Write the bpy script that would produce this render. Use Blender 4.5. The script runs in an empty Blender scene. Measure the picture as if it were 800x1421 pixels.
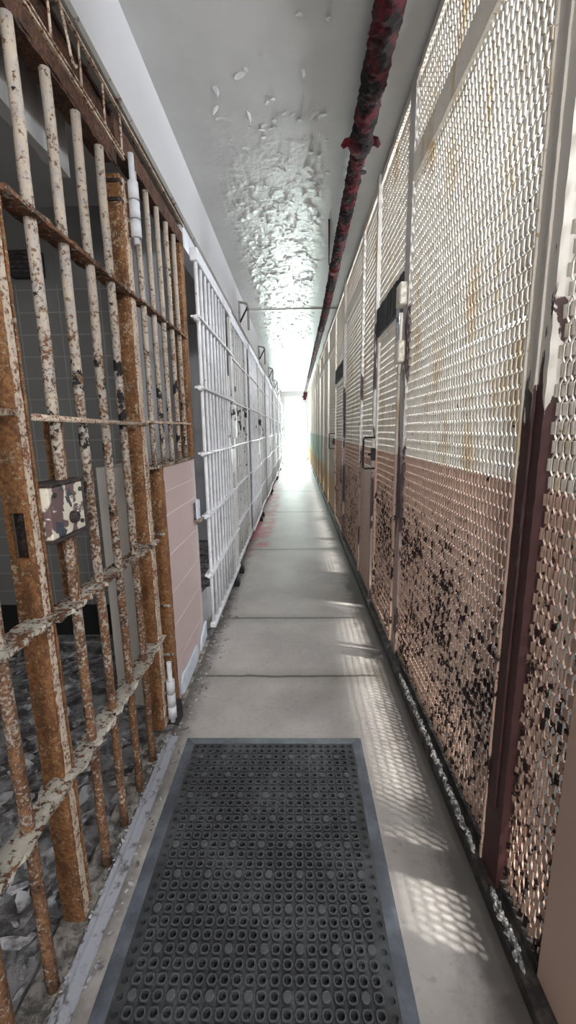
import bpy, math, random
import numpy as np
from mathutils import Vector, Matrix, noise
random.seed(11); rng = np.random.default_rng(5)
S = bpy.context.scene; COL = S.collection
PI = math.pi

# ------------------------------------------------------------------ helpers
class MB:
    """collects shapes given in world coordinates; build() links them as ONE mesh object"""
    def __init__(s): s.v = []; s.f = []; s.sm = []
    def add(s, vs, fs, smooth=False):
        b = len(s.v); s.v += [tuple(p) for p in vs]
        s.f += [tuple(i + b for i in q) for q in fs]; s.sm += [smooth] * len(fs)
        return s
    def box(s, x0, x1, y0, y1, z0, z1, bev=0.0):
        if bev <= 0:
            vs = [(x, y, z) for x in (x0, x1) for y in (y0, y1) for z in (z0, z1)]
            return s.add(vs, [(0,1,3,2),(4,6,7,5),(0,4,5,1),(2,3,7,6),(0,2,6,4),(1,5,7,3)])
        b = min(bev, (x1-x0)*.45, (y1-y0)*.45, (z1-z0)*.45)
        xs, ys, zs = (x0, x1), (y0, y1), (z0, z1)
        idx = {}; vs = []
        for i in (0,1):
            for j in (0,1):
                for k in (0,1):
                    for ax in range(3):
                        p = [xs[i], ys[j], zs[k]]
                        for a2, q in enumerate((i, j, k)):
                            if a2 != ax: p[a2] += b if q == 0 else -b
                        idx[(i,j,k,ax)] = len(vs); vs.append(p)
        fs = []
        for q in (0,1):
            fs.append([idx[(q,0,0,0)], idx[(q,1,0,0)], idx[(q,1,1,0)], idx[(q,0,1,0)]][::(1 if q else -1)])
            fs.append([idx[(0,q,0,1)], idx[(0,q,1,1)], idx[(1,q,1,1)], idx[(1,q,0,1)]][::(1 if q else -1)])
            fs.append([idx[(0,0,q,2)], idx[(1,0,q,2)], idx[(1,1,q,2)], idx[(0,1,q,2)]][::(1 if q else -1)])
        for i in (0,1):
            for j in (0,1):
                fs.append([idx[(i,j,0,0)], idx[(i,j,1,0)], idx[(i,j,1,1)], idx[(i,j,0,1)]])
                fs.append([idx[(i,0,j,0)], idx[(i,1,j,0)], idx[(i,1,j,2)], idx[(i,0,j,2)]])
                fs.append([idx[(0,i,j,1)], idx[(1,i,j,1)], idx[(1,i,j,2)], idx[(0,i,j,2)]])
                for k in (0,1): fs.append([idx[(i,j,k,0)], idx[(i,j,k,1)], idx[(i,j,k,2)]])
        return s.add(vs, fs)
    def tube(s, pts, rad, n=12, cap=True, jit=0.0):
        pts = [Vector(p) for p in pts]; m = len(pts)
        rad = rad if isinstance(rad, (list, tuple)) else [rad]*m
        vs = []; ref = None
        for i, p in enumerate(pts):
            t = (pts[min(i+1, m-1)] - pts[max(i-1, 0)]).normalized()
            if ref is None: ref = Vector((1,0,0)) if abs(t.x) < .9 else Vector((0,1,0))
            u = t.cross(ref).normalized(); w = t.cross(u).normalized()
            for k in range(n):
                a = 2*PI*k/n; r = rad[i]*(1 + (random.uniform(-jit, jit) if jit else 0))
                vs.append(p + (u*math.cos(a) + w*math.sin(a))*r)
        fs = [(i*n+k, i*n+(k+1)%n, (i+1)*n+(k+1)%n, (i+1)*n+k) for i in range(m-1) for k in range(n)]
        s.add(vs, fs, True)
        if cap:
            b = len(s.v) - len(vs)
            s.f += [tuple(b+k for k in range(n)), tuple(b+(m-1)*n+k for k in range(n))][::1]; s.sm += [False, False]
        return s
    def prism(s, poly, axis, a0, a1):
        """poly = list of 2-tuples in the two remaining axes (in x,y,z order), extruded on axis"""
        n = len(poly); vs = []
        for a in (a0, a1):
            for p in poly:
                q = list(p); q.insert(axis, a); vs.append(q)
        return s.add(vs, [tuple(range(n))[::-1], tuple(range(n, 2*n))] + [(i, (i+1)%n, n+(i+1)%n, n+i) for i in range(n)])
    def rough_bar(s, y0, y1, xa, xb, za, zb, jit=.003, seg=.02):
        """a flat bar along y with corroded, uneven edges"""
        n = max(2, int((y1-y0)/seg)); vs = []
        for i in range(n+1):
            y = y0 + (y1-y0)*i/n; j = lambda k=1.: random.uniform(-jit, jit)*k
            vs += [(xa+j(), y, za+j(.4)), (xb+j(), y, za+j(.4)), (xb+j(), y, zb+j(.4)), (xa+j(), y, zb+j(.4))]
        fs = [(i*4+k, i*4+(k+1)%4, i*4+4+(k+1)%4, i*4+4+k) for i in range(n) for k in range(4)]
        fs += [(0,1,2,3), (n*4+3, n*4+2, n*4+1, n*4)]
        return s.add(vs, fs)
    def rough_post(s, x0, x1, y0, y1, z0, z1, jit=.0015, seg=.03):
        n = max(2, int((z1-z0)/seg)); vs = []
        j = lambda: random.uniform(-jit, jit)
        for i in range(n+1):
            z = z0 + (z1-z0)*i/n
            vs += [(x0+j(), y0+j(), z), (x1+j(), y0+j(), z), (x1+j(), y1+j(), z), (x0+j(), y1+j(), z)]
        fs = [(i*4+k, i*4+(k+1)%4, i*4+4+(k+1)%4, i*4+4+k) for i in range(n) for k in range(4)]
        fs += [(3,2,1,0), (n*4, n*4+1, n*4+2, n*4+3)]
        return s.add(vs, fs)
    def build(s, name, mat, parent=None):
        me = bpy.data.meshes.new(name)
        off = Vector((0,0,0)); p = parent
        while p is not None: off += p.location; p = p.parent
        me.from_pydata([(a[0]-off.x, a[1]-off.y, a[2]-off.z) for a in s.v], [], s.f)
        me.polygons.foreach_set('use_smooth', s.sm)
        import bmesh
        if len(s.f) < 60000:
            bm = bmesh.new(); bm.from_mesh(me); bmesh.ops.recalc_face_normals(bm, faces=bm.faces); bm.to_mesh(me); bm.free()
        me.materials.append(mat); me.update()
        o = bpy.data.objects.new(name, me); COL.objects.link(o)
        if parent is not None: o.parent = parent
        return o

def tag(o, label, cat, group=None):
    o['label'] = label; o['category'] = cat
    if group: o['group'] = group
    return o
def thing(name, label, cat, loc, group=None):
    o = bpy.data.objects.new(name, None); o.empty_display_size = .05; COL.objects.link(o)
    o.location = loc
    return tag(o, label, cat, group)
def struct(mb, name, mat):
    o = mb.build(name, mat); o['kind'] = 'structure'; return o
def dup(o, loc, label, parent=None):
    c = o.copy(); COL.objects.link(c)
    if parent is None: c.location = loc; c['label'] = label
    else: c.parent = parent
    for ch in [q for q in COL.objects if q.parent == o]: dup(ch, None, None, c)
    return c

# ------------------------------------------------------------------ materials
class NT:
    def __init__(s, name):
        m = bpy.data.materials.new(name); m.use_nodes = True
        s.m = m; s.t = m.node_tree; s.n = s.t.nodes; s.b = s.n['Principled BSDF']
        g = s.n.new('ShaderNodeNewGeometry'); s.pos = g.outputs['Position']
        sp = s.n.new('ShaderNodeSeparateXYZ'); s.link(s.pos, sp.inputs[0])
        s.x, s.y, s.z = sp.outputs
    def link(s, a, b): s.t.links.new(a, b)
    def inp(s, sock, v):
        if hasattr(v, 'is_linked') or hasattr(v, 'links'): s.link(v, sock)
        else: sock.default_value = v
    def math(s, op, a, b=0.0, c=None, clamp=False):
        n = s.n.new('ShaderNodeMath'); n.operation = op; n.use_clamp = clamp
        s.inp(n.inputs[0], a); s.inp(n.inputs[1], b)
        if c is not None: s.inp(n.inputs[2], c)
        return n.outputs[0]
    def noise(s, scale, detail=6, rough=.6, dist=0., stretch=None, off=0.):
        n = s.n.new('ShaderNodeTexNoise'); n.inputs['Scale'].default_value = scale
        n.inputs['Detail'].default_value = detail; n.inputs['Roughness'].default_value = rough
        n.inputs['Distortion'].default_value = dist
        v = s.n.new('ShaderNodeMapping'); v.inputs['Location'].default_value = (off, off*.7, off*1.3)
        if stretch: v.inputs['Scale'].default_value = stretch
        s.link(s.pos, v.inputs[0]); s.link(v.outputs[0], n.inputs['Vector'])
        return n.outputs['Fac']
    def voro(s, scale, feature='F1', off=0., stretch=None):
        n = s.n.new('ShaderNodeTexVoronoi'); n.feature = feature; n.inputs['Scale'].default_value = scale
        v = s.n.new('ShaderNodeMapping'); v.inputs['Location'].default_value = (off, off, off)
        if stretch: v.inputs['Scale'].default_value = stretch
        s.link(s.pos, v.inputs[0]); s.link(v.outputs[0], n.inputs['Vector'])
        return n.outputs['Distance']
    def step(s, v, lo, hi):
        n = s.n.new('ShaderNodeMapRange'); n.interpolation_type = 'SMOOTHSTEP'
        s.inp(n.inputs[0], v); s.inp(n.inputs[1], lo); s.inp(n.inputs[2], hi); return n.outputs[0]
    def lin(s, v, lo, hi, a, b):
        n = s.n.new('ShaderNodeMapRange')
        s.inp(n.inputs[0], v); n.inputs[1].default_value = lo; n.inputs[2].default_value = hi
        n.inputs[3].default_value = a; n.inputs[4].default_value = b; return n.outputs[0]
    def mix(s, f, a, b):
        n = s.n.new('ShaderNodeMix'); n.data_type = 'RGBA'
        s.inp(n.inputs[0], f)
        for k, c in ((6, a), (7, b)):
            if isinstance(c, (tuple, list)): n.inputs[k].default_value = (*c, 1) if len(c) == 3 else c
            else: s.link(c, n.inputs[k])
        return n.outputs[2]
    def bump(s, h, strength=.5, dist=.004, prev=None):
        n = s.n.new('ShaderNodeBump'); n.inputs['Strength'].default_value = strength
        n.inputs['Distance'].default_value = dist; s.link(h, n.inputs['Height'])
        if prev is not None: s.link(prev, n.inputs['Normal'])
        return n.outputs[0]
    def out(s, col=None, rough=.6, metal=0., bump=None, spec=None):
        if col is not None:
            if isinstance(col, tuple): s.b.inputs['Base Color'].default_value = (*col, 1)
            else: s.link(col, s.b.inputs['Base Color'])
        s.inp(s.b.inputs['Roughness'], rough); s.inp(s.b.inputs['Metallic'], metal)
        if spec is not None: s.b.inputs['Specular IOR Level'].default_value = spec
        if bump is not None: s.link(bump, s.b.inputs['Normal'])
        return s.m

def rust_paint(name, paint, base=.5, zlo=0., zhi=0., scale=45, hi=(.42,.17,.05), lo=(.07,.025,.012), black=.68, paint2=None, rough=.75, band=0.):
    """flaking paint over rust: more paint where noise + height term is high"""
    k = NT(name)
    n1 = k.noise(scale*1.7, 8, .72); n2 = k.noise(scale*.3, 5, .6, off=3.)
    f = k.math('ADD', k.math('MULTIPLY', n1, .72), k.math('MULTIPLY', n2, .28))
    zt = k.lin(k.z, .2, 2.3, zlo, zhi)
    f = k.math('ADD', f, zt)
    paintf = k.step(f, base-.025, base+.025)
    rc = k.mix(k.step(k.noise(scale*1.6, 8, .75, off=7.), .35, .68), lo, hi)
    rc = k.mix(k.math('MULTIPLY', k.step(k.noise(scale*.28, 6, .65, off=23., stretch=(1,1,.6)), .46, .62), .65), rc, tuple(q*.55 for q in lo))
    pc = k.mix(k.step(k.noise(scale*.5, 6, .6, off=11.), .4, .7), paint, paint2 or tuple(c*.82 for c in paint))
    c = k.mix(paintf, rc, pc)
    bv = k.noise(scale*.3, 6, .7, off=19.)
    if band: bv = k.math('ADD', bv, k.math('MULTIPLY', k.math('MULTIPLY', k.step(k.z, 1.22, 1.40), k.step(k.z, 1.75, 1.58)), band))
    blk = k.step(bv, black, black+.03)
    c = k.mix(blk, c, (.012,.010,.010))
    h = k.math('ADD', k.math('MULTIPLY', paintf, .8), k.noise(scale*3, 6, .7))
    return k.out(c, rough, bump=k.bump(h, .75, .0025))

M = {}
M['rust'] = rust_paint('rusted_steel', (.52,.38,.24), base=.575, zlo=.0, zhi=.03, scale=60, hi=(.40,.185,.065), lo=(.15,.055,.02), black=.74)
M['rust_dark'] = rust_paint('dark_rusted_steel', (.40,.33,.25), base=.62, zlo=0, zhi=.0, scale=60, hi=(.17,.065,.025), lo=(.022,.010,.008), black=.72)
M['bar'] = rust_paint('rusty_painted_bar', (.50,.42,.33), base=.505, zlo=-.055, zhi=.085, scale=60, hi=(.31,.155,.07), lo=(.11,.045,.022), black=.63, paint2=(.40,.36,.34), band=.09)
M['strap'] = rust_paint('flaking_strap', (.50,.46,.39), base=.48, zlo=.03, zhi=-.10, scale=38, black=.66, hi=(.30,.12,.045), lo=(.05,.022,.014))
M['rod'] = rust_paint('rust_streaked_rod', (.66,.54,.42), base=.47, scale=60, black=.8, hi=(.40,.16,.07), lo=(.16,.05,.03))
M['hinge'] = rust_paint('pale_hinge_paint', (.62,.63,.66), base=.34, scale=40, black=.75)
M['white_bar'] = rust_paint('chipped_white_paint', (.86,.87,.90), base=.36, scale=34, hi=(.16,.09,.06), lo=(.03,.018,.015), black=.68, band=.07, rough=.45)
M['white_chip'] = rust_paint('badly_chipped_white_paint', (.78,.78,.77), base=.40, scale=22, hi=(.14,.08,.06), lo=(.03,.018,.015), black=.64, band=.10, rough=.5)
M['white_panel'] = rust_paint('worn_white_panel', (.82,.84,.90), base=.30, scale=20, hi=(.16,.09,.06), lo=(.04,.02,.02), black=.72, rough=.5)
M['dark_iron'] = rust_paint('dark_iron', (.10,.08,.075), base=.55, scale=60, hi=(.06,.03,.025), lo=(.012,.009,.009), black=.6)
M['black_iron'] = rust_paint('black_iron', (.03,.028,.03), base=.45, scale=50, hi=(.03,.018,.016), lo=(.008,.007,.007), black=.7)
M['blue_white'] = rust_paint('blue_white_paint', (.66,.72,.80), base=.26, scale=30, black=.8)

k = NT('lock_plate_paint')
f = k.noise(16, 5, .55, .5); f2 = k.noise(22, 5, .5, off=5.)
c = k.mix(k.step(f, .47, .50), (.14,.085,.085), (.66,.60,.49)); c = k.mix(k.step(f2, .58, .60), c, (.05,.055,.075))
M['lock'] = k.out(c, .55, bump=k.bump(k.step(f, .47, .5), .6, .002))

k = NT('red_pipe_paint')
f = k.noise(26, 8, .72); f2 = k.noise(9, 5, .6, off=4.)
c = k.mix(k.step(f2, .44, .66), (.010,.005,.006), (.13,.010,.018)); c = k.mix(k.step(f, .63, .70), c, (.26,.04,.055)); c = k.mix(k.step(f, .40, .33), c, (.008,.005,.006))
M['pipe'] = k.out(c, .7, bump=k.bump(f, 1., .02), spec=.25)

def mesh_paint(name, chip=.0, bumps=True, brown=False):
    k = NT(name)
    n = k.noise(70, 6, .7); big = k.noise(3.2, 4, .6, off=2.)
    cream = k.mix(k.step(k.noise(7, 6, .65, off=9., stretch=(1,1,.35)), .50, .72), (.82,.77,.68), (.62,.46,.26))
    cream = k.mix(k.step(k.noise(60, 5, .7, off=1.), .60, .68), cream, (.42,.27,.12))
    pink = k.mix(k.noise(10, 5, .6, off=6.), (.50,.34,.265), (.63,.45,.355))
    # beyond the second gate the dado is a yellowed cream, with a mint band at the far end
    tan = k.mix(k.step(k.z, .55, .75), (.55,.42,.26), (.60,.55,.46))
    low = k.mix(k.step(k.y, 6.38, 6.42), pink, tan)
    mint = k.math('MULTIPLY', k.step(k.y, 9.6, 10.0), k.math('MULTIPLY', k.step(k.z, .60, .66), k.step(k.z, 1.30, 1.22)))
    dado = k.step(k.z, 1.253, 1.247)
    c = k.mix(dado, cream, low); c = k.mix(k.math('MULTIPLY', mint, .6), c, (.40,.56,.46))
    # chips: sparse in the cream, dense clusters low down
    fine = k.noise(38, 5, .62, off=13., stretch=(1,1,.6))
    lowamt = k.math('MULTIPLY', k.step(k.z, 1.35, .75), k.step(k.y, 7., 6.2))
    thr = k.math('SUBTRACT', .70, k.math('ADD', k.math('MULTIPLY', lowamt, .17), chip))
    thr = k.math('SUBTRACT', thr, k.math('MULTIPLY', k.math('SUBTRACT', big, .5), .35))
    ch = k.step(fine, thr, k.math('ADD', thr, .02))
    c = k.mix(ch, c, (.030,.016,.014))
    return k.out(c, .65, bump=k.bump(n, .4, .001), spec=.3)
M['mesh'] = mesh_paint('painted_expanded_metal')
M['frame'] = mesh_paint('painted_steel_frame', -.02)
M['plate'] = mesh_paint('painted_steel_plate', -.10)

k = NT('peeling_post_paint')   # dark brown primer with cream skin left on the upper part
f = k.noise(7, 7, .6, .6, stretch=(1,1.6,.45)); zt = k.lin(k.z, 1.0, 2.0, -.30, .34)
yt = k.lin(k.y, 1.0, 1.11, -.06, .10)
g = k.step(k.math('ADD', k.math('ADD', f, zt), yt), .50, .515)
skin = k.mix(k.step(k.z, 1.253, 1.247), (.68,.64,.58), (.42,.32,.24))
c = k.mix(g, k.mix(k.noise(30,6,.6), (.030,.010,.010), (.085,.030,.028)), skin)
c = k.mix(k.step(k.noise(12, 5, .6, off=8., stretch=(1,1,.2)), .68, .70), c, (.05,.03,.025))
M['post'] = k.out(c, .6, bump=k.bump(g, .8, .003))

k = NT('tan_jamb_paint')
M['tan'] = k.out(k.mix(k.noise(3, 4, .5), (.47,.33,.26), (.53,.38,.30)), .6, bump=k.bump(k.noise(60), .15, .001))

k = NT('peeling_white_ceiling')
pn = k.noise(9, 8, .65); bl = k.voro(26); reg = k.math('MULTIPLY', k.step(k.y, 2.3, 3.6), k.math('MULTIPLY', k.step(k.x, -.62, -.40), k.step(k.x, .36, .12)))
c = k.mix(k.step(k.noise(2.2, 5, .6, off=4.), .35, .7), (.46,.46,.455), (.53,.53,.525))
spots = k.step(k.noise(24, 6, .62, off=21.), k.math('SUBTRACT', .74, k.math('MULTIPLY', reg, .05)), k.math('SUBTRACT', .76, k.math('MULTIPLY', reg, .05)))
c = k.mix(spots, c, (.17,.17,.16))
h = k.math('ADD', k.math('MULTIPLY', k.noise(42, 6, .6), k.math('ADD', k.math('MULTIPLY', reg, 1.), .12)), k.math('MULTIPLY', spots, -.6))
M['ceiling'] = k.out(c, k.lin(reg, 0, 1, .45, .31), bump=k.bump(h, .55, .008), spec=.6)

k = NT('pale_wall_paint')
M['upper_wall'] = k.out(k.mix(k.noise(4, 5, .6), (.64,.64,.67), (.70,.70,.72)), .5, bump=k.bump(k.noise(30), .1, .002))
k = NT('grey_wall'); M['grey_wall'] = k.out(k.mix(k.noise(4, 5), (.36,.36,.35), (.44,.44,.43)), .8)
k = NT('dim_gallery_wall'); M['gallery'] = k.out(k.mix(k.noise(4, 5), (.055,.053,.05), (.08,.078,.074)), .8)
k = NT('ledge_paint'); n1 = k.noise(20, 6, .7)
M['ledge'] = k.out(k.mix(k.step(n1, .56, .64), (.34,.33,.31), (.12,.08,.05)), .7, bump=k.bump(n1, .4, .003))

k = NT('worn_concrete')
n1 = k.noise(2.2, 8, .62); n2 = k.noise(40, 8, .7, off=3.)
c = k.mix(k.step(n1, .32, .68), (.38,.35,.325), (.49,.46,.43)); c = k.mix(k.math('MULTIPLY', k.step(n2, .52, .72), .6), c, (.24,.22,.20))
dots = k.step(k.noise(70, 4, .6, off=17.), .70, .73); c = k.mix(k.math('MULTIPLY', dots, .7), c, (.10,.09,.085))
# edge grime, kerb shade painted in at right, red paint residue at left
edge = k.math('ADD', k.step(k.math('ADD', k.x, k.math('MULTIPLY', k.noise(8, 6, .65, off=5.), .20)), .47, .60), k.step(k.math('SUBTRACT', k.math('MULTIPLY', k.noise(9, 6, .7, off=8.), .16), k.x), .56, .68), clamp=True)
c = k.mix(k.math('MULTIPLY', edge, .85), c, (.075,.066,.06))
red = k.math('MULTIPLY', k.math('MULTIPLY', k.step(k.x, -.28, -.40), k.step(k.y, 4.3, 5.2)), k.math('MULTIPLY', k.step(k.y, 15., 9.), k.step(k.noise(5, 7, .7, off=31.), .36, .60)))
c = k.mix(k.math('MULTIPLY', red, .75), c, (.42,.10,.12))
joint_shade = None
for yy in (2.19, 2.95, 4.80, 7.1, 9.6, 12.4):
    d = k.math('ABSOLUTE', k.math('SUBTRACT', k.math('ADD', k.y, k.math('MULTIPLY', k.noise(6, 4, .6, off=2.), .03)), yy+.015))
    q = k.math('ADD', k.math('MULTIPLY', k.step(d, .014, .006), .75), k.math('MULTIPLY', k.step(d, .11, .0), .30))  # dark joint line plus a soft shadow band painted around it
    joint_shade = q if joint_shade is None else k.math('MAXIMUM', joint_shade, q)
c = k.mix(joint_shade, c, (.13,.12,.10))
M['floor'] = k.out(c, k.lin(n1, .3, .7, .50, .66), spec=.3, bump=k.bump(k.math('ADD', n2, k.math('MULTIPLY', n1, 2.)), .25, .004))

k = NT('grimy_cell_floor'); n1 = k.noise(9, 8, .7, .4); n2 = k.noise(30, 7, .7, off=4.)
c = k.mix(k.step(n1, .38, .62), (.07,.065,.067), (.40,.39,.40)); c = k.mix(k.step(n2, .60, .68), c, (.42,.41,.41))
M['cell_floor'] = k.out(c, .6, bump=k.bump(k.math('ADD', n1, n2), 1., .02))
k = NT('threshold_concrete'); n1 = k.noise(18, 8, .7, .4)
c = k.mix(k.step(n1, .40, .60), (.12,.11,.10), (.46,.42,.38))
M['threshold'] = k.out(c, .8, bump=k.bump(n1, 1., .015))
k = NT('kerb_concrete'); n1 = k.noise(16, 7, .7)
M['kerb'] = k.out(k.mix(k.step(n1, .45, .7), (.025,.022,.02), (.11,.095,.085)), .75, bump=k.bump(n1, .8, .008))

k = NT('painted_block_wall')
cx = k.n.new('ShaderNodeCombineXYZ'); k.link(k.math('ADD', k.x, k.y), cx.inputs[0]); k.link(k.z, cx.inputs[1])
br = k.n.new('ShaderNodeTexBrick'); k.link(cx.outputs[0], br.inputs['Vector']); br.offset = 0.
for nm, v in (('Scale',1.), ('Mortar Size',.004), ('Brick Width',.245), ('Row Height',.123), ('Mortar Smooth',.2)): br.inputs[nm].default_value = v
br.inputs['Color1'].default_value = (.115,.113,.105,1); br.inputs['Color2'].default_value = (.13,.127,.12,1); br.inputs['Mortar'].default_value = (.19,.188,.18,1)
M['block'] = k.out(k.mix(k.step(k.z, 2.24, 2.25), br.outputs[0], (.12,.12,.115)), .6, bump=k.bump(br.outputs['Fac'], .5, .004))
k = NT('pale_cell_paint'); M['beige'] = k.out(k.mix(k.noise(6), (.42,.38,.33), (.48,.44,.40)), .6)
k = NT('pink_glazed_tile'); M['tile'] = k.out(k.mix(k.noise(5, 5), (.56,.42,.40), (.62,.49,.47)), .30, spec=.5)
k = NT('tile_grout'); M['grout'] = k.out((.66,.58,.55), .8)
k = NT('recess_darkness'); M['recess_dark'] = k.out((.004,.004,.004), .9)
k = NT('black_rubber'); n1 = k.noise(5, 6, .65); n2 = k.noise(60, 6, .7, off=3.)
c = k.mix(k.step(n1, .40, .72), (.042,.043,.046), (.10,.105,.112)); c = k.mix(k.math('MULTIPLY', k.step(k.z, .0125, .0140), .45), c, (.13,.135,.142)); c = k.mix(k.math('MULTIPLY', k.step(n2, .66, .72), .5), c, (.2,.2,.2))  # ring tops painted lighter to imitate their glossy highlight
M['rubber'] = k.out(c, .42, bump=k.bump(n2, .15, .001))
k = NT('bluish_worn_rubber'); n1 = k.noise(7, 6, .7); M['rubber_edge'] = k.out(k.mix(k.step(n1, .35, .7), (.075,.085,.10), (.16,.18,.21)), .5)
k = NT('galvanised_track'); n1 = k.noise(25, 6, .7); M['track'] = k.out(k.mix(k.step(n1, .5, .66), (.36,.37,.41), (.10,.085,.08)), .5, bump=k.bump(n1, .4, .003))
k = NT('white_paint_flake'); M['flake'] = k.out(k.mix(k.noise(20), (.52,.52,.53), (.68,.68,.68)), .55)
k = NT('dirty_paint_crust'); n1 = k.noise(45, 6, .7); M['crust'] = k.out(k.mix(k.step(n1, .44, .56), (.08,.075,.07), (.50,.49,.48)), .7, bump=k.bump(n1, .5, .003))
k = NT('grey_debris'); M['debris'] = k.out(k.mix(k.step(k.noise(14, 5), .40, .6), (.10,.095,.10), (.52,.51,.52)), .75)

def emit(name, col, st):
    m = bpy.data.materials.new(name); m.use_nodes = True; t = m.node_tree
    t.nodes.remove(t.nodes['Principled BSDF']); e = t.nodes.new('ShaderNodeEmission')
    e.inputs[0].default_value = (*col, 1); e.inputs[1].default_value = st
    t.links.new(e.outputs[0], t.nodes['Material Output'].inputs[0]); return m
M['day_end'] = emit('bright_daylight', (.84,1.,.94), 80.)
M['transom'] = emit('end_bloom_glow', (1.,1.,.90), 2.6)  # added glow standing in for bloom above the end doorway
M['fill_near'] = emit('near_fill_glow', (1.,.985,.97), 10.)  # unseen fill glow added behind the camera

# ------------------------------------------------------------------ the setting
CEIL = 3.06; XU = -.68; XR = .60; END = 19.5
struct(MB().box(-.60, .80, -3., END+2, -.08, 0), 'floor', M['floor'])
def grid_mesh(x0, x1, y0, y1, nx, ny, zf):
    mb = MB(); vs = []
    for j in range(ny+1):
        for i in range(nx+1):
            x = x0+(x1-x0)*i/nx; y = y0+(y1-y0)*j/ny; vs.append((x, y, zf(x, y)))
    mb.add(vs, [(j*(nx+1)+i, j*(nx+1)+i+1, (j+1)*(nx+1)+i+1, (j+1)*(nx+1)+i) for j in range(ny) for i in range(nx)], True)
    return mb
def cf(x, y):
    d = noise.noise((x*3, y*3, 0))*.012 + noise.noise((x*13, y*9, 4))*.006
    return -.02 + d - max(0, .10-(abs(x+1.1)))*.0
struct(grid_mesh(-2.65, -.655, -3., 2.62, 60, 170, cf), 'floor_cell', M['cell_floor'])
struct(MB().box(-2.65, -.60, 2.62, END, -.08, -.012), 'floor_cells', M['cell_floor'])
struct(grid_mesh(-.70, -.60, -.5, 2.62, 6, 150, lambda x, y: .002 + noise.noise((x*25, y*14, 1))*.007), 'floor_threshold', M['threshold'])
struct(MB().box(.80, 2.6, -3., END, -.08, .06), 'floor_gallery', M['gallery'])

# ceiling: blistered, flaking paint in the middle of the visible run
def smooth(a, b, t):
    t = min(1., max(0., (t-a)/(b-a))); return t*t*(3-2*t)
def zc(x, y):
    reg = smooth(2.2, 3.9, y)*smooth(-.62, -.40, x)*smooth(.36, .10, x)
    v = noise.voronoi((x*13, y*10, 0))[0]
    cell = max(0., (v[1]-v[0]))
    b = noise.noise((x*12, y*9, 3)); b2 = noise.noise((x*34, y*26, 7))
    blister = max(0., b + b2*.6 + cell*.4 - .15)
    return CEIL - reg*blister*.011 - .0012*abs(noise.noise((x*8, y*5, 9)))
mb = grid_mesh(-.70, .68, 1.4, 9.4, 130, 620, zc)
mb.box(-.70, .68, -3., 1.4, CEIL, CEIL+.1); mb.box(-.70, .68, 9.4, END, CEIL, CEIL+.1)
struct(mb, 'ceiling', M['ceiling'])
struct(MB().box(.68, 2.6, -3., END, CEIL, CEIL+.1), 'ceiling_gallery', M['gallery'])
struct(MB().box(-2.65, -.70, -3., END, 2.64, 2.74), 'ceiling_cell', M['grey_wall'])
mb = MB().box(-.70, .68, 6.30, 6.34, CEIL-.012, CEIL+.01); struct(mb, 'trim_1', M['ceiling'])
# upper left wall above the cell fronts and its sloping ledge
struct(MB().box(XU-.10, XU, -3., END, 2.655, CEIL+.1), 'wall_left', M['upper_wall'])
struct(MB().prism([(-.615,2.545),(-.605,2.555),(XU+.004,2.668),(XU-.05,2.668),(XU-.05,2.60),(-.66,2.545)], 1, -3., END), 'trim_2', M['ledge'])
# right kerb, outer gallery wall with two rows of window openings
struct(MB().box(.55, .80, -3., END, 0, .055, .008), 'trim_3', M['kerb'])
SUN_T = 1.2
z0w, z1w = 2.40, 2.72
mb = MB().box(2.5, 2.6, -3., END, 0, z0w).box(2.5, 2.6, -3., END, z1w, CEIL)
for yy in np.arange(-2.9, END, 1.75): mb.box(2.5, 2.6, yy-.06, yy+.06, z0w, z1w)
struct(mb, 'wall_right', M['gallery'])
# far end wall with its bright doorway; near wall with an added fill panel
mb = MB().box(-2.65, -.47, END, END+.15, 0, CEIL).box(.29, 2.6, END, END+.15, 0, CEIL).box(-.47, .29, END, END+.15, 1.93, 2.03).box(-.47, .29, END, END+.15, 2.85, CEIL)
struct(mb, 'wall_end', M['upper_wall'])
struct(MB().box(-.50, .32, END+.16, END+.18, 2.0, 2.9), 'end_bloom_panel', M['transom'])  # glowing panel added to imitate bloom over the doorway
struct(MB().box(-.55, .37, END+.40, END+.42, 0, 2.05), 'window_1', M['day_end'])
mb = MB().box(-2.65, -.55, -3.12, -3., 0, CEIL).box(.55, 2.6, -3.12, -3., 0, CEIL).box(-.55, .55, -3.12, -3., 0, .7).box(-.55, .55, -3.12, -3., 2.8, CEIL)
struct(mb, 'wall_near', M['grey_wall'])
struct(MB().box(-.6, .6, -3.2, -3.18, .65, 2.85), 'near_fill_panel', M['fill_near'])
# cells: back wall, cross walls
struct(MB().box(-2.75, -2.65, -3., END, -.05, 2.64), 'wall_back', M['block'])
struct(MB().box(-2.75, 2.6, -3.1, END+.2, -.25, -.09), 'light_block_slab', M['kerb'])  # unseen slab added to stop sky light leaking up from below
mb = MB().box(-2.65, -.955, 2.60, 2.70, .27, 2.64)
struct(mb, 'wall_cross', M['block'])
struct(MB().box(-.955, -.69, 2.66, 2.70, -.05, 2.64), 'wall_return', M['upper_wall'])
struct(MB().box(-2.65, -.96, 2.72, 2.76, -.05, .30), 'recess_dark_sheet', M['recess_dark'])  # black sheet painting in the dark of the low opening
for i in range(5):
    struct(MB().box(-2.65, -.66, 5.30+2.75*i, 5.36+2.75*i, -.05, 2.64), 'wall_cross', M['upper_wall'])
# ledge strip of smooth paint high on the cross wall, and the dark vent there
v = thing('wall_vent', 'small black vent box high on the dark cell wall', 'vent', (-1.52, 2.58, 2.27))
MB().box(-1.62, -1.43, 2.545, 2.60, 2.27, 2.41, .01).build('housing', M['black_iron'], v)
mb = MB()
for i in range(5): mb.box(-1.605, -1.445, 2.535, 2.545, 2.285+i*.024, 2.295+i*.024)
mb.build('louvre', M['dark_iron'], v)

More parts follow.
